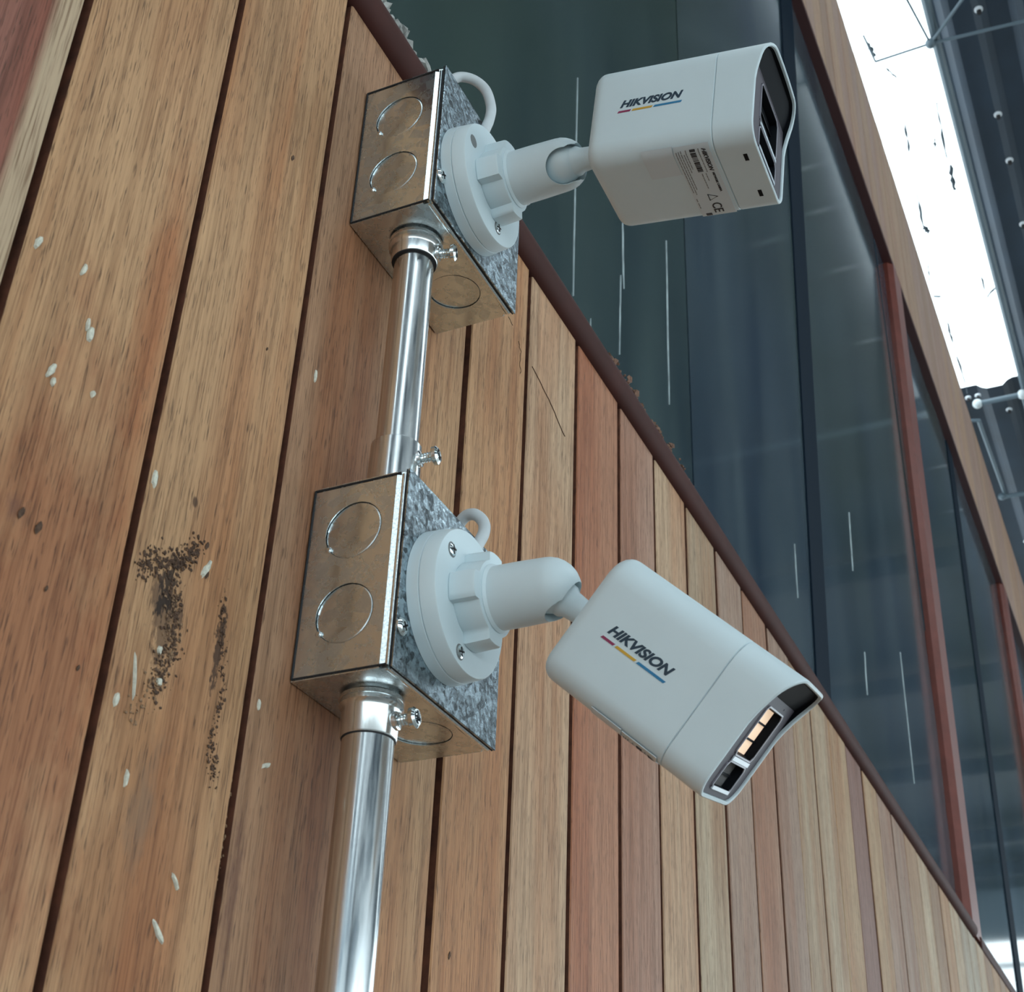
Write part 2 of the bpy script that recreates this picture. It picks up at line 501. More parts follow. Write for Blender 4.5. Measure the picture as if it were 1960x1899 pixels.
leaning_post(2.585, 2.700, 2.735, 2.850, 'mullion', RED_PAINT2, bev=0.012)
leaning_post(4.31, 4.425, 4.49, 4.605, 'mullion', RED_PAINT2, bev=0.012)
leaning_post(1.600, 1.672, 1.80, 1.895, 'dark_strip', simple('black_strip', (0.006, 0.014, 0.025, 1), 0.8, spec=0.08), y0=0.0195, y1=0.0222, bev=0.0005)  # dark leaning strip on the face of the pane
leaning_post(3.33, 3.42, 3.56, 3.66, 'dark_strip', simple('black_strip_far', (0.006, 0.014, 0.025, 1), 0.8, spec=0.08), y0=0.0195, y1=0.0222, bev=0.0005)
DRIP = simple('pale_paint_run', (0.30, 0.36, 0.37, 1), 0.6, noise_amt=0.3, nscale=50)
for (xa, za, xb_, zb, w_) in ((0.829, 2.715, 0.828, 2.455, 0.0030), (0.944, 2.640, 0.946, 2.555, 0.0055), (0.938, 2.565, 0.934, 2.47, 0.0028),
                              (1.073, 2.720, 1.0685, 2.505, 0.0050), (1.002, 2.86, 1.001, 2.80, 0.003), (1.948, 2.88, 1.930, 2.765, 0.010), (1.957, 2.64, 1.943, 2.565, 0.009),
                              (2.29, 2.79, 2.275, 2.546, 0.008), (1.553, 2.61, 1.548, 2.53, 0.004), (0.866, 2.40, 0.866, 2.46, 0.003)):
    bm = bmesh.new(); n_ = 9; L_ = []
    rd = random.Random(int(xa * 1000))
    for k in range(n_ + 1):
        t = k / n_; w2 = w_ * (0.25 + 0.75 * math.sin(math.pi * min(1, max(0.04, t))) ** 0.5) * rd.uniform(0.6, 1.1) / 2
        cx = xa + (xb_ - xa) * t + rd.uniform(-1, 1) * w_ * 0.08; z_ = za + (zb - za) * t
        L_.append([V((cx - w2, 0.0221, z_)), V((cx, 0.0210, z_)), V((cx + w2, 0.0221, z_))])
    rings(bm, L_, False, False, False)
    obj('paint_run', bm, DRIP, win, True, wo)


def crumbs(name, mat, path, n, rad, spread, parent, off, seed, flat=0.5, zoff=0.0):
    """rough lumps strung along a path, one joined part"""
    if name == 'soil_lumps': n, rad = int(n * 2.6), rad * 0.62
    rd = random.Random(seed); b_ = bmesh.new(); P = [V(p) for p in path]
    for _ in range(n):
        t = rd.random() * (len(P) - 1); i = min(int(t), len(P) - 2)
        c = P[i].lerp(P[i + 1], t - i) + V((rd.gauss(0, spread[0]), rd.gauss(0, spread[1]), rd.gauss(0, spread[2])))
        r = rad * rd.uniform(0.4, 1.25)
        ret = bmesh.ops.create_icosphere(b_, subdivisions=1, radius=1.0)
        sx, sz = rd.uniform(0.7, 1.5), rd.uniform(0.7, 1.6)
        for v in ret['verts']:
            k = rd.uniform(0.45, 1.45)
            v.co = c + V((v.co.x * r * sx * k, v.co.y * r * flat * k, v.co.z * r * sz * k))
    o_ = obj(name, b_, mat, parent, True, off, auto=50)
    o_['kind'] = 'stuff'
    return o_


crumbs('sealant_lumps', MORTAR, [(0.42, 0.014, 2.416), (0.50, 0.014, 2.414), (0.545, 0.014, 2.405)], 700, 0.0040, (0.004, 0.004, 0.006), win, wo, 5, 1.0)
crumbs('dust_lumps', DUST, [(0.84, 0.005, 2.4015), (0.90, 0.005, 2.405), (0.935, 0.005, 2.402)], 420, 0.0022, (0.004, 0.003, 0.0022), win, wo, 6, 1.0)
crumbs('dust_lumps', DUST, [(0.95, 0.005, 2.4015), (1.00, 0.005, 2.404), (1.06, 0.005, 2.4015)], 420, 0.0022, (0.004, 0.003, 0.0016), win, wo, 8, 1.0)

# insect soil and putty flecks on the boards (parts of the wall)
crumbs('soil_lumps', CRUMB, [(0.366, 0, 1.955), (0.372, 0, 1.963), (0.384, 0, 1.967), (0.392, 0, 1.974), (0.396, 0, 1.983)], 120, 0.0011, (0.0025, 0.0002, 0.003), wall, None, 11)
crumbs('soil_lumps', CRUMB, [(0.386, 0, 1.963), (0.390, 0, 1.945), (0.392, 0, 1.935), (0.388, 0, 1.925), (0.386, 0, 1.912)], 95, 0.0010, (0.0028, 0.0002, 0.003), wall, None, 12)
crumbs('soil_lumps', CRUMB2, [(0.386, 0, 1.955), (0.392, 0, 1.935), (0.386, 0, 1.918), (0.378, 0, 1.90)], 70, 0.0009, (0.003, 0.0002, 0.003), wall, None, 13)
crumbs('soil_lumps', CRUMB, [(0.418, 0, 1.968), (0.422, 0, 1.950), (0.427, 0, 1.93), (0.424, 0, 1.905), (0.431, 0, 1.895)], 80, 0.0009, (0.0012, 0.0002, 0.003), wall, None, 14)
crumbs('soil_lumps', CRUMB2, [(0.444, 0.004, 1.90), (0.4455, 0.004, 1.86)], 60, 0.0012, (0.0012, 0.0005, 0.003), wall, None, 15)
rd = random.Random(4)
for (fx, fz, rx, rz, ang) in ((0.314, 2.031, .0016, .0042, 0), (0.3115, 2.0335, .0008, .003, 0), (0.300, 2.004, .0014, .004, 18), (0.302, 2.000, .0010, .002, 0),
                              (0.279, 2.048, .0013, .0040, 15), (0.303, 2.054, .0012, .0034, 12), (0.364, 1.995, .0014, .0042, 0), (0.322, 2.008, .0012, .0016, 0),
                              (0.412, 1.830, .0013, .0062, -50), (0.4165, 1.850, .0009, .0038, -40), (0.367, 1.902, .0013, .0035, 8), (0.380, 1.877, .0009, .0035, 0),
                              (0.374, 1.914, .0005, .009, -12), (0.404, 1.975, .0014, .0055, 25), (0.463, 1.912, .0011, .004, 60), (0.460, 2.112, .0009, .004, 0),
                              (0.452, 1.935, .0010, .0030, 0), (0.385, 1.930, .0012, .002, 0), (0.388, 1.918, .0016, .0018, 0)):
    b_ = bmesh.new(); n_ = 12
    ring_ = []
    a_ = math.radians(ang)
    for k in range(n_):
        t = 2 * math.pi * k / n_; j = rd.uniform(0.75, 1.15)
        px_, pz_ = rx * math.cos(t) * j, rz * math.sin(t) * j
        ring_.append((px_ * math.cos(a_) + pz_ * math.sin(a_), -px_ * math.sin(a_) + pz_ * math.cos(a_)))
    rings(b_, [[V((fx + q_[0], 0.0004, fz + q_[1])) for q_ in ring_], [V((fx + q_[0] * .8, -0.0006, fz + q_[1] * .8)) for q_ in ring_], [V((fx + q_[0] * .3, -0.001, fz + q_[1] * .3)) for q_ in ring_]], False, True)
    obj('putty_fleck', b_, PUTTY, wall, True)
# pin holes and a ragged crack
for (fx, fz, r_) in ((0.637, 1.876, .0013), (0.416, 2.219, .0013), (0.303, 1.945, .0015), (0.312, 1.944, .0017), (0.345, 1.905, .0008), (0.322, 1.925, .0008), (0.402, 1.985, .0012), (0.405, 1.973, .0012), (0.420, 2.10, .0007)):
    b_ = bmesh.new()
    for k in range(3):
        ret = bmesh.ops.create_icosphere(b_, subdivisions=1, radius=1.0)
        for v in ret['verts']:
            v.co = V((fx + (v.co.x * .7 + k * .3 - .3) * r_, v.co.y * 0.0003, fz + (v.co.z * 1.3 + k * .5 - .5) * r_))
    obj('bore_hole', b_, CRUMB, wall, True)
for P in (((0.685, 2.2975), (0.690, 2.290), (0.6885, 2.279), (0.692, 2.272)), ((0.709, 2.2925), (0.725, 2.288), (0.741, 2.283), (0.755, 2.276), (0.770, 2.270)), ((0.668, 2.306), (0.676, 2.303))):
    b_ = bmesh.new()
    tube(b_, [V((a + rd.uniform(-.0014, .0014), 0.0001, b)) for a, b in [(P[i][0] + (P[i + 1][0] - P[i][0]) * t / 4, P[i][1] + (P[i + 1][1] - P[i][1]) * t / 4) for i in range(len(P) - 1) for t in range(4)]], 0.00028, 5)
    obj('surface_crack', b_, CRUMB, wall)

# roof: corrugated sheets with an open daylight strip over the wall, far end wall with openings
def corrugated(y0, y1, x0, x1, z, name='ceiling'):
    b_ = bmesh.new(); n_ = max(2, int(abs(y1 - y0) / 0.02)); A = []; B = []; 
    for k in range(n_ + 1):
        y = y0 + (y1 - y0) * k / n_
        zz = z + 0.014 * (1 if math.sin(y * 2 * math.pi / 0.20) > 0 else -1) * min(1, abs(math.sin(y * 2 * math.pi / 0.20)) * 2.2)
        A.append((y, zz))
    rows = [[b_.verts.new((xx, y, zz)) for y, zz in A] for xx in (x0, x1)]
    rows2 = [[b_.verts.new((xx, y, zz + 0.004)) for y, zz in A] for xx in (x0, x1)]
    for i in range(n_):
        b_.faces.new((rows[0][i], rows[0][i + 1], rows[1][i + 1], rows[1][i]))
        b_.faces.new((rows2[0][i], rows2[1][i], rows2[1][i + 1], rows2[0][i + 1]))
    return obj(name, b_, ROOF)


ceil = corrugated(-2.05, -0.165, -10.0, 13.2, 5.2)
tag(ceil, 'dark corrugated roof sheets', kind='structure')
tag(corrugated(-9.0, -5.45, -10.0, 13.2, 5.2), 'dark corrugated roof sheets beyond the second gap added for light', kind='structure')  # roof gap before this sheet is added for overhead light and streaks
tag(corrugated(-5.0, -2.75, -10.0, 13.2, 5.2), 'dark corrugated roof sheets on the open side beyond the first gap added for light', kind='structure')  # roof gap before this sheet is added to streak the conduit
tag(corrugated(-0.165, 3.0, 5.0, 13.2, 5.2), 'dark corrugated roof sheets past the daylight strip', kind='structure')
tag(corrugated(0.75, 3.0, -10.0, 5.0, 5.2), 'dark corrugated roof sheets behind the wall', kind='structure')

for (sx, sy) in ((3.059, -0.303), (3.499, -0.292), (3.718, -0.296), (4.047, -0.294), (4.5, -0.30), (5.02, 0.055), (5.165, -0.086), (5.018, 0.016), (5.5, -0.20), (3.3, -0.50), (3.8, -0.50), (2.6, -0.3), (5.9, -0.2), (6.3, 0.0)):
    b_ = bmesh.new()
    lathe(b_, (sx, sy, 5.178), (0, 0, -1), [(0, 0.0125), (0.004, 0.0125), (0.006, 0.008)], 14, True, True)
    o = obj('screw_washer', b_, WASHER, ceil)
    b_ = bmesh.new()
    lathe(b_, (sx + 0.003, sy, 5.172), (0, 0, -1), [(0, 0.0075), (0.010, 0.0065)], 8)
    obj('screw_head', b_, DARK_GAP, o)

fr = empty('roof_frame', (5.0, -0.1, 5.12), 'grey tubular roof frame with ball joints beside the daylight strip', 'roof frame')
fo = V((5.0, -0.1, 5.12))


def bar(p, q_, r, mat=TUBE, name='tube', parent=fr, off=fo):
    b_ = bmesh.new(); tube(b_, [p, q_], r, 10)
    return obj(name, b_, mat, parent, True, off)


def ball(p, r, mat=TUBE):
    b_ = bmesh.new(); bmesh.ops.create_uvsphere(b_, u_segments=16, v_segments=10, radius=r)
    bmesh.ops.translate(b_, verts=b_.verts, vec=V(p))
    return obj('node_ball', b_, mat, fr, True, fo)


bar((1.5, -0.172, 5.14), (5.0, -0.168, 5.14), 0.015)
bar((4.98, 0.02, 5.11), (4.98, -0.155, 5.11), 0.011)
NB = simple('pale_node', (0.55, 0.60, 0.62, 1), 0.5)
ball((4.98, 0.02, 5.11), 0.020, NB); ball((4.98, -0.155, 5.11), 0.020, NB)
ball((3.08, -0.153, 5.12), 0.016)
bar((3.08, -0.153, 5.12), (2.82, -0.10, 5.16), 0.0035)
bar((3.08, -0.153, 5.12), (3.085, 0.012, 5.12), 0.0035)
bar((3.085, 0.012, 5.12), (2.99, 0.025, 5.14), 0.003)
bar((3.08, -0.153, 5.12), (3.10, -0.60, 5.10), 0.005); bar((3.08, -0.153, 5.12), (2.7, -0.5, 5.12), 0.005)
bar((5.10, 0.035, 5.11), (5.75, 0.02, 5.11), 0.009); bar((5.10, 0.035, 5.11), (5.08, 0.09, 5.11), 0.007)
bar((5.72, 0.035, 5.10), (5.74, -0.12, 5.10), 0.010); ball((5.72, 0.035, 5.10), 0.017)
bar((5.0, -0.155, 5.11), (6.6, -0.16, 5.11), 0.008)
bar((4.98, -0.165, 5.11), (4.98, -1.4, 5.11), 0.011)
# remains of the torn sealing strip hanging in the daylight gap
st = empty('sealing_strip', (4.0, 0.02, 5.15), 'torn dark sealing strip hanging in pieces under the daylight gap', 'sealing strip')
so = V((4.0, 0.02, 5.15))
rs = random.Random(21)
for (x0, y0, x1, y1, w_) in ((3.03, 0.020, 3.09, 0.013, .007), (3.40, -0.015, 3.55, -0.002, .004), (3.72, 0.012, 3.90, 0.022, .004), (3.90, 0.020, 3.94, 0.012, .009),
                             (4.10, 0.045, 4.22, 0.060, .004), (4.45, 0.040, 4.60, 0.045, .004), (4.62, 0.045, 4.95, 0.048, .004), (3.35, -0.125, 3.60, -0.11, .004),
                             (3.64, -0.115, 3.76, -0.108, .008), (4.20, -0.120, 4.35, -0.115, .004), (4.33, -0.150, 4.37, -0.118, .008), (4.29, 0.062, 4.30, 0.036, .004), (3.15, -0.01, 3.20, -0.03, .004), (3.50, -.09, 3.54, -.085, .005)):
    b_ = bmesh.new(); L_ = []
    for k in range(8):
        t = k / 7; w2 = 1.7 * w_ * (0.3 + 0.9 * rs.random()) * (0.4 + math.sin(math.pi * (0.1 + 0.8 * t)))
        px_, py_ = x0 + (x1 - x0) * t, y0 + (y1 - y0) * t + rs.uniform(-.002, .002)
        L_.append([V((px_ + (w2 if abs(y1 - y0) > abs(x1 - x0) else 0), py_ - w2 / 2, 5.15)), V((px_, py_, 5.154 + w_ * .3)), V((px_, py_ + w2 / 2, 5.15)), V((px_, py_, 5.147))])
    rings(b_, L_)
    obj('torn_piece', b_, DARKMETAL, st, off=so)

# far end of the shed: header, posts and rails around bright openings
bm = bmesh.new()
box(bm, (12.0, -4.6, 4.80), (12.08, 3.0, 5.25))
for y in (-4.6, -3.9, -3.2, -2.5, -1.8, -1.36, -0.90, -0.44):
    box(bm, (12.0, y - 0.018, 0), (12.08, y + 0.018, 4.81))
for z in (4.60, 4.30, 4.0, 3.5, 3.0):
    box(bm, (12.01, -4.6, z - 0.012), (12.07, 3.0, z + 0.012))
box(bm, (12.0, -4.6, 0), (12.08, 3.0, 2.2))
tag(obj('wall_far', bm, simple('far_wall_sheet', (0.16, 0.22, 0.27, 1), 0.6)), 'far end wall of the shed with bright grid openings', kind='structure')
for i, x_ in enumerate((6.2, 7.6, 9.0, 10.4, 11.2)):
    bm = bmesh.new(); box(bm, (x_, -4.6, 5.06), (x_ + 0.07, -0.3, 5.17))
    tag(obj('trim_%d' % (i + 1), bm, ROOF), 'roof purlin crossing under the corrugated sheets', kind='structure')


bm = bmesh.new(); box(bm, (-10.1, -9.0, 3.5), (-10.0, 3.0, 5.26))  # unseen sheet added so the conduit mirrors less bright sky
tag(obj('added_screen_left', bm, simple('grey_screen_left', (0.16, 0.22, 0.27, 1), 0.6, noise_amt=0.3, nscale=1.5)), 'unseen grey end sheet added to dim the conduit reflection', kind='structure')
bm = bmesh.new(); box(bm, (-10.0, -9.1, 3.9), (13.2, -9.0, 5.26))  # another unseen sheet, added to cut the sky in the conduit
tag(obj('added_screen_front', bm, simple('grey_screen_front', (0.16, 0.22, 0.27, 1), 0.6, noise_amt=0.3, nscale=1.5)), 'unseen grey side sheet added to dim the conduit reflection', kind='structure')


# ------------------------------------------------------------------ junction boxes
def junction_box(x0, x1, z0, z1, label, group):
    d = 0.0500; t = 0.0012
    org = V(((x0 + x1) / 2, 0.0, z0))
    root = empty('junction_box', org, label, 'junction box', group)
    KR = 0.0148
    zc = [(z0 + 0.0300, -0.0240), (z0 + 0.0727, -0.0240)]
    yz = (V((0, 1, 0)), V((0, 0, 1)))
    # four sides as bent sheet: each a plate with its knockout holes
    fr_y = -(d - 0.0022)

    def side_rect_yz(x_):
        return [V((x_, -0.0004, z0)), V((x_, -0.0446, z0)), V((x_, -0.0446, z1)), V((x_, -0.0004, z1))]
    bm_ = bmesh.new()
    plate(bm_, side_rect_yz(x0), [circle((x0, y, z), yz[0], yz[1], KR) for z, y in zc], t, (-1, 0, 0))
    plate(bm_, side_rect_yz(x1), [], t, (1, 0, 0))
    xc0, xc1 = x0 + 0.0262, x0 + 0.0710
    for zz, nz in ((z0, -1), (z1, 1)):
        rect = [V((x0 + t, -0.0004, zz)), V((x1 - t, -0.0004, zz)), V((x1 - t, fr_y, zz)), V((x0 + t, fr_y, zz))]
        plate(bm_, rect, [circle((xc1, -0.0275, zz), (1, 0, 0), (0, 1, 0), KR)], t, (0, 0, nz))
    box(bm_, (x0 + t, -0.0016, z0 + t), (x1 - t, -0.0004, z1 - t))
    obj('box_body', bm_, STEEL_SIDE, root, off=org)
    # rolled front rim, catches the light along the cover
    bm_ = bmesh.new()
    r = 0.0021; ins = 0.0014
    fc_ = [(x0 - 0.0002, -0.0448), (x0 + 0.0010, -0.0490), (x0 + 0.0040, -0.0490), (x0 + 0.0040, -0.0448)]
    rings(bm_, [[V((a_, b_, z_)) for a_, b_ in fc_] for z_ in (z0 + 0.0016, z1 - 0.0006)])
    path = [V((x0 + ins + 0.001, fr_y, z0 + ins)), V((x0 + ins + 0.001, fr_y, z1 - ins)), V((x1 - ins, fr_y, z1 - ins)), V((x1 - ins, fr_y, z0 + ins))]
    for a in range(4):
        tube(bm_, [path[a], path[(a + 1) % 4]], r, 12)
    obj('front_rim', bm_, STEEL_SCREW, root, True, org)
    # seam lines where the side panel is folded in
    bm_ = bmesh.new()
    for (a, b) in (((x0 - 0.0002, -0.0008, z0 + 0.0012), (x0 - 0.0002, -0.0480, z0 + 0.0012)), ((x0 - 0.0002, -0.0008, z1 - 0.0012), (x0 - 0.0002, -0.0470, z1 - 0.0012)),
                   ((x0 - 0.0002, -0.0008, z0 + 0.0012), (x0 - 0.0002, -0.0008, z1 - 0.0012))):
        tube(bm_, [a, b], 0.0005, 6)
    tube(bm_, [(x0 - 0.0001, -0.0500, z0), (x0 - 0.0001, -0.0500, z1)], 0.0004, 6)
    tube(bm_, [(x0, -0.0500, z0 - 0.0001), (x1, -0.0500, z0 - 0.0001)], 0.0004, 6)
    obj('seam', bm_, DARK_GAP, root, off=org)
    # knockout discs, pushed in a little and tilted, with a bright weld tab
    for z, y in zc:
        bm_ = bmesh.new()
        o_ = V((x0 + 0.0004, y, z))
        u = (yz[0] + V((0.028, 0, 0))).normalized(); w_ = (yz[1] - V((-0.012, 0, 0))).normalized()
        rings(bm_, [circle(o_ + V((0.0009, 0, 0)), u, w_, KR - 0.00035), circle(o_ + V((0.0001, 0, 0)), u, w_, KR - 0.00035), circle(o_ + V((-0.0001, 0, 0)), u, w_, KR - 0.0009)])
        kd = obj('knockout', bm_, STEEL_SIDE, root, True, org, auto=20)
        bm_ = bmesh.new()
        c_ = V((x0 + 0.0002, y + KR * math.cos(math.radians(-35)), z + KR * math.sin(math.radians(-35))))
        lathe(bm_, c_, (-1, 0, 0), [(-0.0008, 0.0018), (0.0003, 0.0017), (0.0009, 0.0009)], 12)
        obj('weld_tab', bm_, STEEL_SCREW, kd, True, org)
    for zz, s in ((z0, -1), (z1, 1)):
        bm_ = bmesh.new()
        o_ = V((xc1, -0.0275, zz - s * 0.0004))
        u = V((1, 0, 0.02)).normalized(); w_ = V((0, 1, 0.03)).normalized()
        rings(bm_, [circle(o_ - V((0, 0, s * 0.0008)), u, w_, KR - 0.0004), circle(o_, u, w_, KR - 0.0004)])
        obj('knockout', bm_, STEEL_SIDE, root, off=org)
    # cover plate
    bm_ = bmesh.new()
    box(bm_, (x0 - 0.0004, -0.0517, z0 - 0.0004), (x1 + 0.0004, -0.0505, z1 + 0.0004), 0.0003, 1)
    cv = obj('cover_plate', bm_, STEEL_COVER, root, off=org)
    for (cx, cz) in ((x0 + 0.0038, z0 + 0.0200), (x1 - 0.0045, z1 - 0.0190)):
        bm_ = bmesh.new()
        o_ = V((cx, -0.0516, cz))
        lathe(bm_, o_, (0, -1, 0), [(0, 0.0042), (0.0006, 0.0042), (0.0017, 0.0032), (0.0022, 0.0016), (0.0022, 0.0009)], 24)
        sc_ = obj('cover_screw', bm_, STEEL_SCREW, root, True, org)
        bm_ = bmesh.new()
        for ang in (0.6, 0.6 + math.pi / 2):
            a1 = V((math.cos(ang), 0, math.sin(ang))) * 0.0021; b1 = V((-math.sin(ang), 0, math.cos(ang))) * 0.00045
            f_ = o_ + V((0, -0.00225, 0))
            rings(bm_, [[f_ - a1 - b1, f_ + a1 - b1, f_ + a1 + b1, f_ - a1 + b1], [p + V((0, -0.0001, 0)) for p in (f_ - a1 - b1, f_ + a1 - b1, f_ + a1 + b1, f_ - a1 + b1)]])
        obj('cross_recess', bm_, DARK_GAP, sc_, off=org)
    return root


junction_box(0.4722, 0.5732, 2.2214, 2.3230, 'upper galvanized steel junction box on the boards, holding the level camera', None)
junction_box(0.4722, 0.5732, 1.9536, 2.0530, 'lower galvanized steel junction box on the boards, holding the down-tilted camera', None)

# ------------------------------------------------------------------ conduits
PX, PY, PR = 0.4985, -0.0266, 0.0107


def set_screw(z, parent, off, dirv=(0.10, -1, 0.05), r0=0.0125):
    a, u, w_ = basis(dirv)
    c_ = V((PX, PY, z)) + a * (r0 - 0.001)
    bm_ = bmesh.new()
    lathe(bm_, c_, a, [(0, 0.0044), (0.0020, 0.0042), (0.0024, 0.0032)], 20)
    obj('screw_boss', bm_, STEEL_PIPE, parent, True, off)
    bm_ = bmesh.new()
    prof = []
    for k in range(12):
        prof += [(0.001 + k * 0.0007, 0.0027 if k % 2 else 0.0022)]
    lathe(bm_, c_, a, prof, 14)
    s_ = obj('set_screw', bm_, STEEL_SCREW, parent, True, off)
    bm_ = bmesh.new()
    o_ = c_ + a * 0.0078
    lathe(bm_, o_, a, [(0, 0.0034), (0.0006, 0.0047), (0.0026, 0.0048), (0.0036, 0.0036), (0.0036, 0.0026), (0.0028, 0.0012)], 20)
    obj('screw_head', bm_, STEEL_SCREW, s_, True, off)
    bm_ = bmesh.new()
    for q1, q2 in ((u, w_), (w_, u)):
        f_ = o_ + a * 0.0035
        cs = [f_ - q1 * 0.0030 - q2 * 0.0005, f_ + q1 * 0.0030 - q2 * 0.0005, f_ + q1 * 0.0030 + q2 * 0.0005, f_ - q1 * 0.0030 + q2 * 0.0005]
        rings(bm_, [cs, [p + a * 0.0002 for p in cs]])
    obj('cross_recess', bm_, DARK_GAP, s_, off=off)


def connector_below(ztop, zbot, parent, off):
    """set screw connector hanging under a box: locknut rings then the sleeve"""
    h = ztop - zbot; bm_ = bmesh.new()
    lathe(bm_, (PX, PY, ztop), (0, 0, -1), [(0.0001, 0.0120), (0.0012, 0.0120), (0.0013, 0.0146), (0.0030, 0.0149), (0.0034, 0.0140), (0.0038, 0.0146), (0.0056, 0.0146), (0.0064, 0.0136),
                                           (0.0078, 0.0130), (h - 0.0006, 0.0126), (h, 0.0122), (h, PR)], 48, False, False)
    obj('connector', bm_, STEEL_PIPE, parent, True, off)
    bm_ = bmesh.new()
    lathe(bm_, (PX, PY, zbot), (0, 0, -1), [(-0.0003, 0.0123), (0.0006, 0.0120), (0.0006, PR - 0.0002)], 40, False, False)
    obj('connector_lip', bm_, DARK_GAP, parent, True, off)


off = V((PX, PY, 2.0530))
up = empty('conduit', off, 'short steel conduit pipe joining the two junction boxes', 'conduit')
bm = bmesh.new(); lathe(bm, (PX, PY, 2.0700), (0, 0, 1), [(0, PR), (2.2190 - 2.0700, PR)], 56)
obj('pipe', bm, STEEL_PIPE, up, True, off)
connector_below(2.2213, 2.2067, up, off)
set_screw(2.2125, up, off, (0.30, -1, 0.0))
bm = bmesh.new()
lathe(bm, (PX, PY, 2.0532), (0, 0, 1), [(0, 0.0122), (0.0012, 0.0122), (0.0013, 0.0146), (0.0035, 0.0146), (0.0045, 0.0132), (0.0335, 0.0127), (0.0340, 0.0122), (0.0340, PR)], 48, False, False)
obj('connector', bm, STEEL_PIPE, up, True, off)
set_screw(2.0775, up, off, (0.16, -1, 0.10))

off = V((PX, PY, 0.0))
lo = empty('conduit', off, 'long steel conduit pipe running down the boards from the lower junction box', 'conduit')
PR = 0.0117
bm = bmesh.new(); lathe(bm, (PX, PY, 0.002), (0, 0, 1), [(0, PR), (1.9510, PR)], 56)
obj('pipe', bm, STEEL_PIPE, lo, True, off)
connector_below(1.9535, 1.9330, lo, off)
set_screw(1.9400, lo, off, (0.06, -1, 0.06), 0.0128)
bm = bmesh.new()
for z_ in (0.9,):
    box(bm, (PX - 0.028, -0.0012, z_), (PX + 0.028, 0.0, z_ + 0.016))
    tube(bm, [V((PX + 0.0135 * math.cos(t), PY - 0.0135 * math.sin(t), z_ + 0.008)) for t in [math.pi * k / 12 for k in range(13)]], 0.0012, 8)
obj('pipe_strap', bm, STEEL_SCREW, lo, off=off)


# ------------------------------------------------------------------ security cameras
W, H, LF, LS = 0.0636, 0.0614, 0.0875, 0.0667


HT = 0.0020


def section(ins=0.0, rt=0.0130, rb_=0.0100, n=8):
    """rounded section, list of (w, h); larger radius at the top"""
    P = []
    for k, (sx, sy) in enumerate(((1, 1), (-1, 1), (-1, -1), (1, -1))):
        r = (rt if sy > 0 else rb_)
        ri = max(r - ins, 0.0008)
        for j in range(n):
            a = (k + j / (n - 1)) * math.pi / 2
            P.append(((W / 2 - r) * sx + ri * math.cos(a) + (0 if r > ins else 0), (H / 2 - r) * sy + (HT if sy > 0 else 0) + ri * math.sin(a)))
    # subdivide the straight runs
    Q = []
    for i in range(len(P)):
        a, b = P[i], P[(i + 1) % len(P)]
        Q.append(a)
        if math.hypot(a[0] - b[0], a[1] - b[1]) > 0.012:
            for t in range(1, 8): Q.append((a[0] + (b[0] - a[0]) * t / 8, a[1] + (b[1] - a[1]) * t / 8))
    return Q


def rim_l(w, h):
    t = max(0.0, (h - 0.004) / 0.0288)
    top = max(0.0, min(1.0, (h - 0.016) / 0.016)); top = top * top * (3 - 2 * top)
    return LF + 0.0066 * min(1, t) ** 1.5 + 0.0010 * top * max(0, 1 - (w / 0.0318) ** 2)


def text_mesh(body, size, shear=0.0, offset=0.0, spacing=1.0):
    cu = bpy.data.curves.new('lettering', 'FONT')
    cu.body = body; cu.size = size; cu.shear = shear; cu.offset = offset; cu.space_character = spacing; cu.extrude = 0.00004
    o_ = bpy.data.objects.new('lettering', cu); COL.objects.link(o_)
    dg = bpy.context.evaluated_depsgraph_get()
    me = bpy.data.meshes.new_from_object(o_.evaluated_get(dg))
    bpy.data.objects.remove(o_); bpy.data.curves.remove(cu)
    return me


def place_text(body, l0, v0, length, height, fmap, mat, parent, off, name='lettering', shear=0.0, offset=0.0):
    """scale text to a given length and cap height; fmap(a, b, lift) gives the point"""
    me = text_mesh(body, 1.0, shear, offset)
    xs_ = [v.co.x for v in me.vertices]; ys_ = [v.co.y for v in me.vertices]
    ax, bx, ay, by = min(xs_), max(xs_), min(ys_), max(ys_)
    for v in me.vertices:
        v.co = fmap(l0 + (v.co.x - ax) / (bx - ax) * length, v0 + (v.co.y - ay) / (by - ay) * height, 0.00018 if v.co.z > 0 else 0.0) - off
    me.materials.clear(); me.materials.append(mat)
    return link(bpy.data.objects.new(name, me), parent)


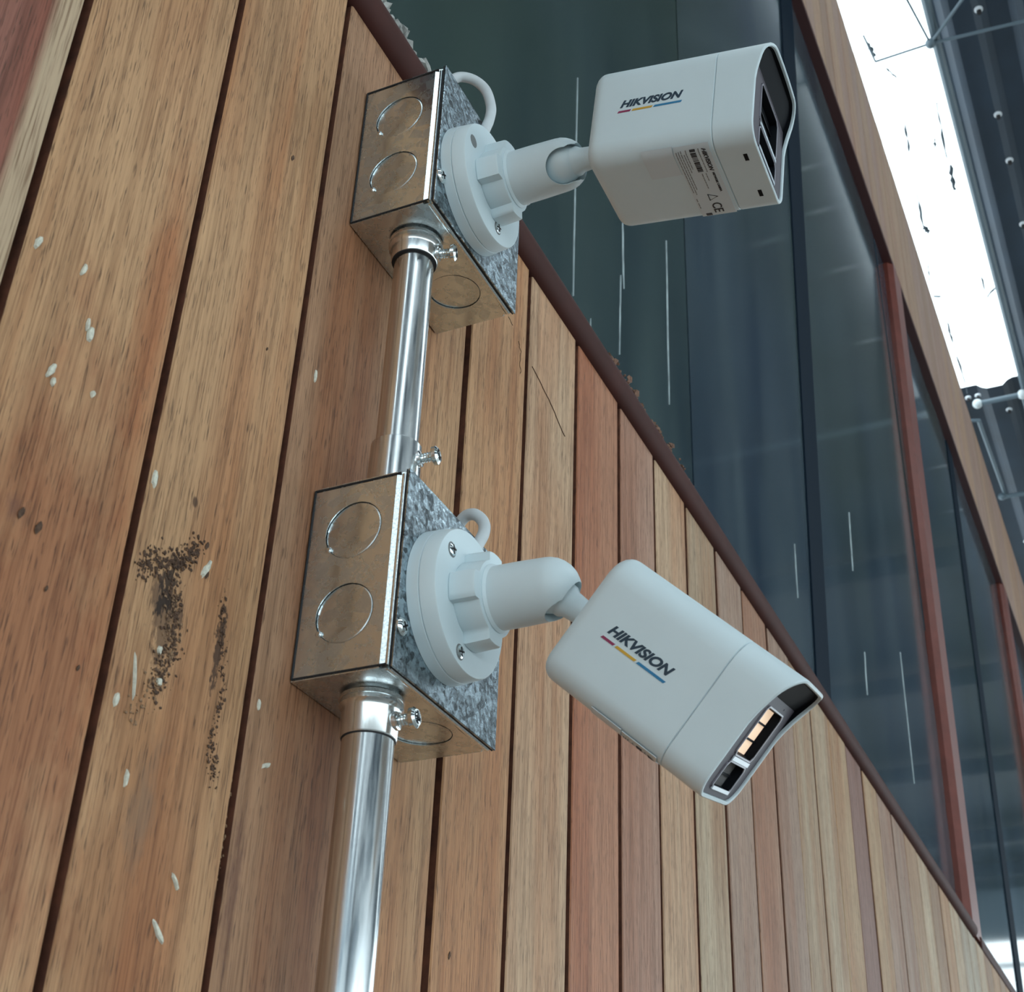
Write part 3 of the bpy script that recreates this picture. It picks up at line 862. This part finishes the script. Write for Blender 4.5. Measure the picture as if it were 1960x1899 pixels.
def security_camera(base, rows, origin, arm_end_y, slot_dirs, cable, label, screws, phase, lit):
    off = V((base[0], -0.0517, base[1]))
    bx, bz = base
    root = empty('security_camera', off, label, 'camera')
    M = Matrix(rows)                       # columns: along body, sideways, up
    O = V(origin)
    A, Wd, Hd = (M @ V(c) for c in ((1, 0, 0), (0, 1, 0), (0, 0, 1)))

    def P(l, w, h): return O + A * l + Wd * w + Hd * h
    # mounting base: gasket ring, then the round plate
    bm_ = bmesh.new()
    lathe(bm_, (bx, -0.0518, bz), (0, -1, 0), [(0, 0.0364), (0.0056, 0.0360), (0.0060, 0.0354)], 72)
    obj('base_ring', bm_, WHITE, root, True, off)
    bm_ = bmesh.new()
    lathe(bm_, (bx, -0.0579, bz), (0, -1, 0), [(0, 0.0354), (0.0002, 0.0359), (0.0070, 0.0352), (0.0077, 0.0348), (0.0079, 0.0340)], 72)
    bp = obj('base_plate', bm_, WHITE, root, True, off)
    for (sx, sz, has) in screws:
        bm_ = bmesh.new()
        lathe(bm_, (sx, -0.06585, sz), (0, -1, 0), [(0, 0.0038), (0.0001, 0.0037)], 24)
        obj('screw_hole', bm_, simple('shaded_hole', (0.20, 0.21, 0.21, 1), 0.6), bp, True, off)
        if has:
            bm_ = bmesh.new()
            lathe(bm_, (sx, -0.0658, sz), (0, -1, 0), [(0, 0.0031), (0.0005, 0.0031), (0.0010, 0.0022), (0.0011, 0.0008)], 20)
            obj('base_screw', bm_, STEEL_SCREW, bp, True, off)
            bm_ = bmesh.new()
            for q1, q2 in ((V((1, 0, .3)).normalized(), V((-.3, 0, 1)).normalized()), (V((-.3, 0, 1)).normalized(), V((1, 0, .3)).normalized())):
                f_ = V((sx, -0.06692, sz))
                cs = [f_ - q1 * 0.0023 - q2 * 0.0004, f_ + q1 * 0.0023 - q2 * 0.0004, f_ + q1 * 0.0023 + q2 * 0.0004, f_ - q1 * 0.0023 + q2 * 0.0004]
                rings(bm_, [cs, [p + V((0, -0.0001, 0)) for p in cs]])
            obj('cross_recess', bm_, DARK_GAP, bp, off=off)
    # lobed locking nut
    bm_ = bmesh.new()

    def lobed(y, k, grow=0.0):
        out = []
        for j in range(96):
            t = 2 * math.pi * j / 96
            s = 0.5 + 0.5 * math.cos(4 * t - 4 * phase)
            s = max(0.0, min(1.0, (s - 0.52) / 0.20)); s = s * s * (3 - 2 * s)
            r = (0.0188 + 0.0044 * s + grow) * k
            out.append(V((bx + r * math.cos(t), y, bz + r * math.sin(t))))
        return out
    rings(bm_, [lobed(-0.0658, 0.98), lobed(-0.0664, 1.0), lobed(-0.0775, 1.0, -0.0006), lobed(-0.0785, 0.955), [V((bx + 0.0165 * math.cos(2 * math.pi * j / 96), -0.0788, bz + 0.0165 * math.sin(2 * math.pi * j / 96))) for j in range(96)]])
    obj('locking_nut', bm_, WHITE, root, True, off, auto=40)
    # arm with rounded end and slot
    bc = V((bx, arm_end_y, bz)); R_ = 0.0145
    bm_ = bmesh.new()
    L_ = -arm_end_y - 0.0782
    prof = [(0.0, 0.0160), (0.0012, 0.0162), (0.0018, 0.0156), (0.0024, 0.0150), (L_ * 0.5, 0.0149), (L_, R_)]
    prof += [(L_ + R_ * math.sin(a), R_ * math.cos(a)) for a in [math.radians(d_) for d_ in (12, 24, 36, 48, 60, 72, 82)]]
    lathe(bm_, (bx, -0.0782, bz), (0, -1, 0), prof, 64)
    arm = obj('arm', bm_, WHITE, root, True, off)
    cutters = []
    for dv, rr_ in slot_dirs:
        b2 = bmesh.new()
        lathe(b2, bc - V(dv).normalized() * 0.001, dv, [(0, rr_), (0.03, rr_ * 1.12)], 32)
        cutters.append(obj('cutter', b2, WHITE, root, off=off))
    for c_ in cutters:
        md = arm.modifiers.new('cut', 'BOOLEAN'); md.operation = 'DIFFERENCE'; md.object = c_; md.solver = 'EXACT'
    bpy.context.view_layer.update()
    dg = bpy.context.evaluated_depsgraph_get()
    me = bpy.data.meshes.new_from_object(arm.evaluated_get(dg))
    arm.modifiers.clear(); arm.data = me
    b3 = bmesh.new(); b3.from_mesh(me)
    for f in b3.faces: f.smooth = True
    for e in b3.edges:
        e.smooth = not (len(e.link_faces) == 2 and e.calc_face_angle(0) > math.radians(28))
    b3.to_mesh(me); b3.free()
    for c_ in cutters: bpy.data.objects.remove(c_)
    # ball with neck running to the back of the housing
    bm_ = bmesh.new()
    ret = bmesh.ops.create_uvsphere(bm_, u_segments=32, v_segments=20, radius=0.0112)
    bmesh.ops.translate(bm_, verts=ret['verts'], vec=bc)
    neck = P(0.001, 0, 0) - bc; nl = neck.length
    lathe(bm_, bc, neck, [(0, 0.0088), (0.0100, 0.0080), (0.0120, 0.0066), (nl * 0.7, 0.0058), (nl - 0.002, 0.0062), (nl, 0.0072)], 36)
    obj('ball_neck', bm_, WHITE, root, True, off)
    # housing
    bm_ = bmesh.new(); rbk = 0.0065
    L3 = []
    for k in range(7):
        a = math.pi / 2 * k / 6
        L3.append([P(rbk * (1 - math.sin(a)), w, h) for w, h in section(rbk * (1 - math.cos(a)))])
    L3 = L3[::-1]
    L3 = [[P(rbk * (1 - math.cos(math.pi / 2 * k / 6)) if False else rbk * (1 - math.sin(math.pi / 2 * k / 6)), w, h) for w, h in section(rbk * (1 - math.cos(math.pi / 2 * k / 6)))] for k in range(6, -1, -1)]
    L3 = [[P(rbk * (1 - math.cos(math.radians(a))), w, h) for w, h in section(rbk * (1 - math.sin(math.radians(a))))] for a in (0, 15, 30, 45, 60, 75, 90)]
    L3 += [[P(l, w, h) for w, h in section(i)] for l, i in ((0.02, 0), (0.045, 0), (LS - 0.0003, 0), (LS, 0.0003), (LS + 0.0001, 0.0008))]
    rings(bm_, L3)
    hs = obj('housing', bm_, WHITE, root, True, off)
    # front cap and hood
    bm_ = bmesh.new()
    S0, S1, S3 = section(0.0), section(0.0004), section(0.0018)
    rows_ = [[P(LS + 0.0001, w, h) for w, h in section(0.0008)], [P(LS + 0.0003, w, h) for w, h in section(0.0003)], [P(LS + 0.0006, w, h) for w, h in S0], [P(LS + 0.012, w, h) for w, h in S0],
             [P(rim_l(w, h) - 0.0005, w, h) for w, h in S0], [P(rim_l(w, h), *c2) for (w, h), c2 in zip(S0, S1)],
             [P(rim_l(w, h), *c2) for (w, h), c2 in zip(S0, section(0.0014))], [P(rim_l(w, h) - 0.0005, *c2) for (w, h), c2 in zip(S0, S3)],
             [P(LF - 0.0120, *c2) for c2 in S3]]
    rings(bm_, rows_, True, True)
    fc = obj('front_cap', bm_, WHITE, root, True, off)

    def halfw(h, ins=0.0019):
        S = section(ins); best = 0
        for i in range(len(S)):
            a, b = S[i], S[(i + 1) % len(S)]
            if (a[1] - h) * (b[1] - h) <= 0 and abs(a[1] - b[1]) > 1e-9:
                best = max(best, abs(a[0] + (b[0] - a[0]) * (h - a[1]) / (b[1] - a[1])))
        return best
    hb, ht, hp = -H / 2 + 0.0019, H / 2 + HT - 0.0019, 0.0200
    LP = 0.0863

    def strip(h0, h1, l0, l1, n, mat, name):
        b_ = bmesh.new(); prev = None
        for k in range(n + 1):
            t = k / n
            h = h0 + (h1 - h0) * t + (1e-5 if k == 0 else (-1e-5 if k == n else 0)); l = l0 + (l1 - l0) * t
            hw = halfw(h)
            cur = [b_.verts.new(P(l, w * hw, h)) for w in (-1, -0.5, 0, 0.5, 1)]
            if prev:
                for i in range(4): b_.faces.new((prev[i], prev[i + 1], cur[i + 1], cur[i]))
            prev = cur
        return obj(name, b_, mat, root, True, off)
    fp = strip(hb, hp, LP, LP, 26, PANEL, 'face_panel')
    strip(hp, ht, LP, LP + 0.0052, 14, BLACK, 'hood_lining')
    # inner side of hood in black, following the cap
    bm_ = bmesh.new()
    S4 = section(0.00186)
    idx = [i for i, (w, h) in enumerate(S4) if h > 0.005]
    prev = None; order = sorted(idx, key=lambda i: i)
    A_ = [P(LP - 0.001, *S4[i]) for i in range(len(S4))]
    B_ = [P(rim_l(*S0[i]) - 0.0016, *S4[i]) for i in range(len(S4))]
    va = [bm_.verts.new(p) for p in A_]; vb_ = [bm_.verts.new(p) for p in B_]
    for i in range(len(S4)):
        j = (i + 1) % len(S4)
        if S4[i][1] > 0.004 and S4[j][1] > 0.004: bm_.faces.new((va[i], va[j], vb_[j], vb_[i]))
    for v in [v for v in bm_.verts if not v.link_faces]: bm_.verts.remove(v)
    obj('hood_lining', bm_, BLACK, root, True, off)

    # windows in the face: raised frame, recessed cells
    def frame(w0, w1, h0, h1, ch, name, recess, floor_mat, nbars):
        b_ = bmesh.new()

        def oct_(e, l):
            a0, a1, c0, c1 = w0 + e, w1 - e, h0 + e, h1 - e
            c = max(ch - e * 0.4, 0.0002)
            return [P(l, *q_) for q_ in ((a0 + c, c0), (a1 - c, c0), (a1, c0 + c), (a1, c1 - c), (a1 - c, c1), (a0 + c, c1), (a0, c1 - c), (a0, c0 + c))]
        rings(b_, [oct_(0, LP), oct_(0.0001, LP + 0.0006), oct_(0.0008, LP + 0.0006), oct_(0.0009, LP + 0.0002)], False, False)
        f_ = obj(name, b_, FRAME, fp, off=off)
        b_ = bmesh.new(); rings(b_, [oct_(0.0009, LP + 0.0003), oct_(0.0012, LP + 0.00005)], False, True)
        return f_
    # dark recess wells are real: cut by building the well walls just proud of the panel
    def well(w0, w1, h0, h1, depth, mat, bars, name):
        b_ = bmesh.new()
        top = LP + 0.0030
        def rect(e, l): return [P(l, *q_) for q_ in ((w0 + e, h0 + e), (w1 - e, h0 + e), (w1 - e, h1 - e), (w0 + e, h1 - e))]
        rings(b_, [rect(0, LP + 0.0001), rect(0.0012, LP + 0.0001)], False, False)
        return b_
    # recess box placed into the panel: the panel itself is opened below
    for (w0, w1, h0, h1, bars, mat, nm) in ((-0.0165, 0.0175, -0.0095, 0.0155, 2, SKY_GLOW if lit else BLACK, 'cell_window'), (-0.0165, 0.0175, -0.0262, -0.0118, 1, CELL, 'lens_window')):  # lower camera only: glowing floor stands in for reflected sky
        f_ = frame(w0, w1, h0, h1, 0.0022, nm, 0.0035, mat, bars)
        dp = 0.0036
        b_ = bmesh.new(); e = 0.0009

        def rc(e_, l): return [P(l, *q_) for q_ in ((w0 + e_, h0 + e_), (w1 - e_, h0 + e_), (w1 - e_, h1 - e_), (w0 + e_, h1 - e_))]
        rings(b_, [rc(e, LP + 0.0003), rc(e + 0.0006, LP - dp)], False, False)
        obj('window_well', b_, BLACK, f_, off=off)
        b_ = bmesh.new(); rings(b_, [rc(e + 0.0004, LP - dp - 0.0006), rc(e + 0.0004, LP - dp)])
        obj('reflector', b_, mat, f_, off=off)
        for k in range(bars):
            hh = h0 + (h1 - h0) * (k + 1) / (bars + 1)
            b_ = bmesh.new()
            loopa = [P(LP - dp, w0 + 0.0015, hh - 0.0005), P(LP - dp, w1 - 0.0015, hh - 0.0005), P(LP - dp, w1 - 0.0015, hh + 0.0005), P(LP - dp, w0 + 0.0015, hh + 0.0005)]
            rings(b_, [loopa, [p + A * 0.0009 for p in loopa]])
            obj('cell_divider', b_, BLACK, f_, off=off)
    for hh, t_ in ((-0.0107, 0.0010), (-0.0252, 0.0008)):
        b_ = bmesh.new()
        loopa = [P(LP + 0.0003, -0.0150, hh - t_), P(LP + 0.0003, 0.0160, hh - t_), P(LP + 0.0003, 0.0160, hh + t_), P(LP + 0.0003, -0.0150, hh + t_)]
        rings(b_, [loopa, [p + A * 0.0006 for p in loopa]])
        obj('divider_bar', b_, PALE_BAR, fp, off=off)
    # open the panel and cap bottom where the wells sit: rebuild the panel with openings
    b_ = bmesh.new()
    outer = []
    n_ = 40
    hs_ = [hb + 1e-5 + (hp - hb - 2e-5) * k / n_ for k in range(n_ + 1)]
    outer = [P(LP, halfw(h), h) for h in hs_] + [P(LP, -halfw(h), h) for h in reversed(hs_)]
    holes = [[P(LP, *q_) for q_ in ((-0.0165 + .0009, a + .0009), (0.0175 - .0009, a + .0009), (0.0175 - .0009, b - .0009), (-0.0165 + .0009, b - .0009))] for a, b in ((-0.0095, 0.0155), (-0.0262, -0.0118))]
    es = []
    for lp in [outer] + holes:
        vv = [b_.verts.new(p) for p in lp]
        es += [b_.edges.new((vv[i], vv[(i + 1) % len(vv)])) for i in range(len(vv))]
    bmesh.ops.triangle_fill(b_, edges=es, use_beauty=True)
    bmesh.ops.translate(b_, verts=b_.verts, vec=-off)
    fp.data = bpy.data.meshes.new('face_panel'); b_.to_mesh(fp.data); b_.free(); fp.data.materials.append(PANEL)
    # status light pin hole
    b_ = bmesh.new(); lathe(b_, P(LP, 0.012, 0.0185 - 0.001), A, [(0, 0.0005), (0.0001, 0.0004)], 10)
    obj('status_light', b_, BLACK, fp, off=off)

    # logo on the side facing the lens
    def side(l, h, lift): return P(l, -W / 2 - lift, h)
    place_text('HIKVISION', 0.0171, -0.0001, 0.0336, 0.0047, side, INK, hs, off, 'logo_lettering', 0.38, 0.042)
    for (l0, l1, mt) in ((0.0, 0.197, INK_RED), (0.228, 0.540, INK_YEL), (0.572, 1.0, INK_BLU)):
        b_ = bmesh.new(); a0, a1 = 0.0160 + 0.0337 * l0, 0.0160 + 0.0337 * l1
        lp = [side(a0, -0.00315, 0), side(a1, -0.00315, 0), side(a1 + 0.0007, -0.00195, 0), side(a0 + 0.0007, -0.00195, 0)]
        rings(b_, [lp, [p - Wd * 0.00018 for p in lp]])
        obj('logo_stripe', b_, mt, hs, off=off)

    # rating labels wrapped over the underside
    RB = 0.0085; flat = W / 2 - RB

    def under(l, s, lift):
        if abs(s) <= flat: return P(l, s, -H / 2 - lift)
        t = min((abs(s) - flat) / RB, math.pi / 2); sg = 1 if s > 0 else -1
        return P(l, sg * (flat + (RB + lift) * math.sin(t)), -H / 2 + RB - (RB + lift) * math.cos(t))

    def patch(l0, l1, s0, s1, lift, mat, name, n=14, skew=0.0, parent=hs):
        b_ = bmesh.new(); rows2 = []
        for lf in (lift, 0.0):
            rows2.append([[b_.verts.new(under(l, s0 + (s1 - s0) * k / n, lf)) for k in range(n + 1)] for l in (l0, l1)])
        for k in range(n):
            b_.faces.new((rows2[0][0][k], rows2[0][0][k + 1], rows2[0][1][k + 1], rows2[0][1][k]))
            b_.faces.new((rows2[1][0][k], rows2[0][0][k], rows2[0][0][k + 1], rows2[1][0][k + 1])) if False else None
        for (i0) in (0, 1):
            for k in range(n):
                b_.faces.new((rows2[0][i0][k], rows2[0][i0][k + 1], rows2[1][i0][k + 1], rows2[1][i0][k]))
        for kk in (0, n):
            b_.faces.new((rows2[0][0][kk], rows2[0][1][kk], rows2[1][1][kk], rows2[1][0][kk]))
        return obj(name, b_, mat, parent, True, off)
    lb = patch(0.0465, 0.0648, -0.0290, 0.0270, 0.00035, LABEL, 'rating_label')
    sl = patch(0.0300, 0.0460, -0.0295, -0.0095, 0.00035, LABEL, 'blank_label')

    def up_(a, b, lift): return under(b, a, 0.0004 + lift)
    place_text('HIKVISION', -0.0265, 0.0606, 0.0170, 0.0022, up_, PRINT, lb, off, 'label_lettering', 0.3, 0.02)
    place_text('NETWORK CAMERA', -0.0080, 0.0612, 0.0155, 0.0012, up_, PRINT, lb, off, 'label_lettering', 0, 0.03)
    place_text('CE', 0.0160, 0.0540, 0.0078, 0.0050, up_, PRINT, lb, off, 'label_lettering', 0, 0.01)
    rb2 = random.Random(9)
    # barcode and lines of fine print too small to read
    s_ = -0.0265
    while s_ < -0.0100:
        wd = rb2.choice((0.0003, 0.0005, 0.0009, 0.0013))
        patch(0.0545, 0.0573, s_, s_ + wd, 0.00050, PRINT, 'barcode_bar', 2, parent=lb)
        s_ += wd + rb2.choice((0.0004, 0.0007))
    for (l_, a, b) in ((0.0590, -0.0265, -0.0090), (0.0585 - 0.0005, -0.0080, -0.0020), (0.0525, -0.0265, -0.0125), (0.0513, -0.0240, -0.0100), (0.0500, -0.0265, 0.0035), (0.0488, -0.0262, 0.0075), (0.0476, -0.0260, 0.0060), (0.0476, 0.0110, 0.0135), (0.0476, 0.0145, 0.0190), (0.0560, -0.0080, 0.0040)):
        s_ = a
        while s_ < b:
            wd = rb2.uniform(0.0012, 0.0032)
            patch(l_ - 0.00022, l_ + 0.00022, s_, min(b, s_ + wd), 0.00045, PRINT_G, 'fine_print', 3, parent=lb)
            s_ += wd + 0.0004
    # warning triangle
    b_ = bmesh.new(); tri = [(0.0575, 0.0075), (0.0575, 0.0125), (0.0535 + 0.0000, 0.0100)]
    tri = [(0.0542, 0.0085), (0.0542, 0.0135), (0.0588, 0.0110)]
    tube(b_, [under(l, s, 0.0004) for l, s in tri + [tri[0], tri[1]]], 0.00028, 6)
    obj('warning_triangle', b_, PRINT, lb, off=off)
    for s_ in (0.0255,):
        patch(0.0490, 0.0520, 0.0240, 0.0260, 0.0005, PRINT, 'label_block', 2, parent=lb)
    # two square drain slots in the cap
    for s_ in (-0.0148, 0.0142):
        patch(0.0795, 0.0815, s_ - 0.0026, s_ + 0.0026, 0.00012, BLACK, 'drain_slot', 3, parent=fc)
    # cable loop
    if cable:
        b_ = bmesh.new(); tube(b_, spline(cable, 8), 0.0031, 14)
        obj('cable', b_, WHITE_IN, root, True, off)
    return root


security_camera((0.5100, 2.2597),
                ((0.0445, 0.9968, -0.0659), (-0.9914, 0.0359, -0.126), (-0.1232, 0.0709, 0.9898)),
                (0.5101, -0.1346, 2.2580), -0.1072,
                [((0.0, -1.0, -0.12), 0.0095), ((-0.35, -0.75, -0.45), 0.0095), ((-0.55, -0.35, -0.70), 0.0095)],
                [(0.505, -0.027, 2.316), (0.508, -0.028, 2.345), (0.5140, -0.033, 2.3640), (0.5200, -0.041, 2.3665), (0.5255, -0.048, 2.3600), (0.5260, -0.0525, 2.3440), (0.5205, -0.0550, 2.3265), (0.5135, -0.0560, 2.3090), (0.510, -0.0560, 2.2900)],
                'white bullet security camera pointing nearly level, on the upper junction box',
                [(0.4839, 2.2694, False), (0.5180, 2.2350, True)], math.radians(18), False)
security_camera((0.5125, 2.0002),
                ((0.2249, 0.9651, -0.134), (-0.7268, 0.0745, -0.6828), (-0.649, 0.2509, 0.7182)),
                (0.5241, -0.1241, 1.9848), -0.1053,
                [((0.30, -0.75, -0.55), 0.0095), ((0.15, -0.45, -0.9), 0.0080)],
                [(0.545, -0.027, 2.046), (0.5505, -0.034, 2.0660), (0.5490, -0.040, 2.0725), (0.5470, -0.047, 2.0715), (0.5472, -0.052, 2.0660), (0.5445, -0.054, 2.0580), (0.5370, -0.0550, 2.0470), (0.5290, -0.0560, 2.0360), (0.524, -0.056, 2.0250)],
                'white bullet security camera tilted steeply down, on the lower junction box',
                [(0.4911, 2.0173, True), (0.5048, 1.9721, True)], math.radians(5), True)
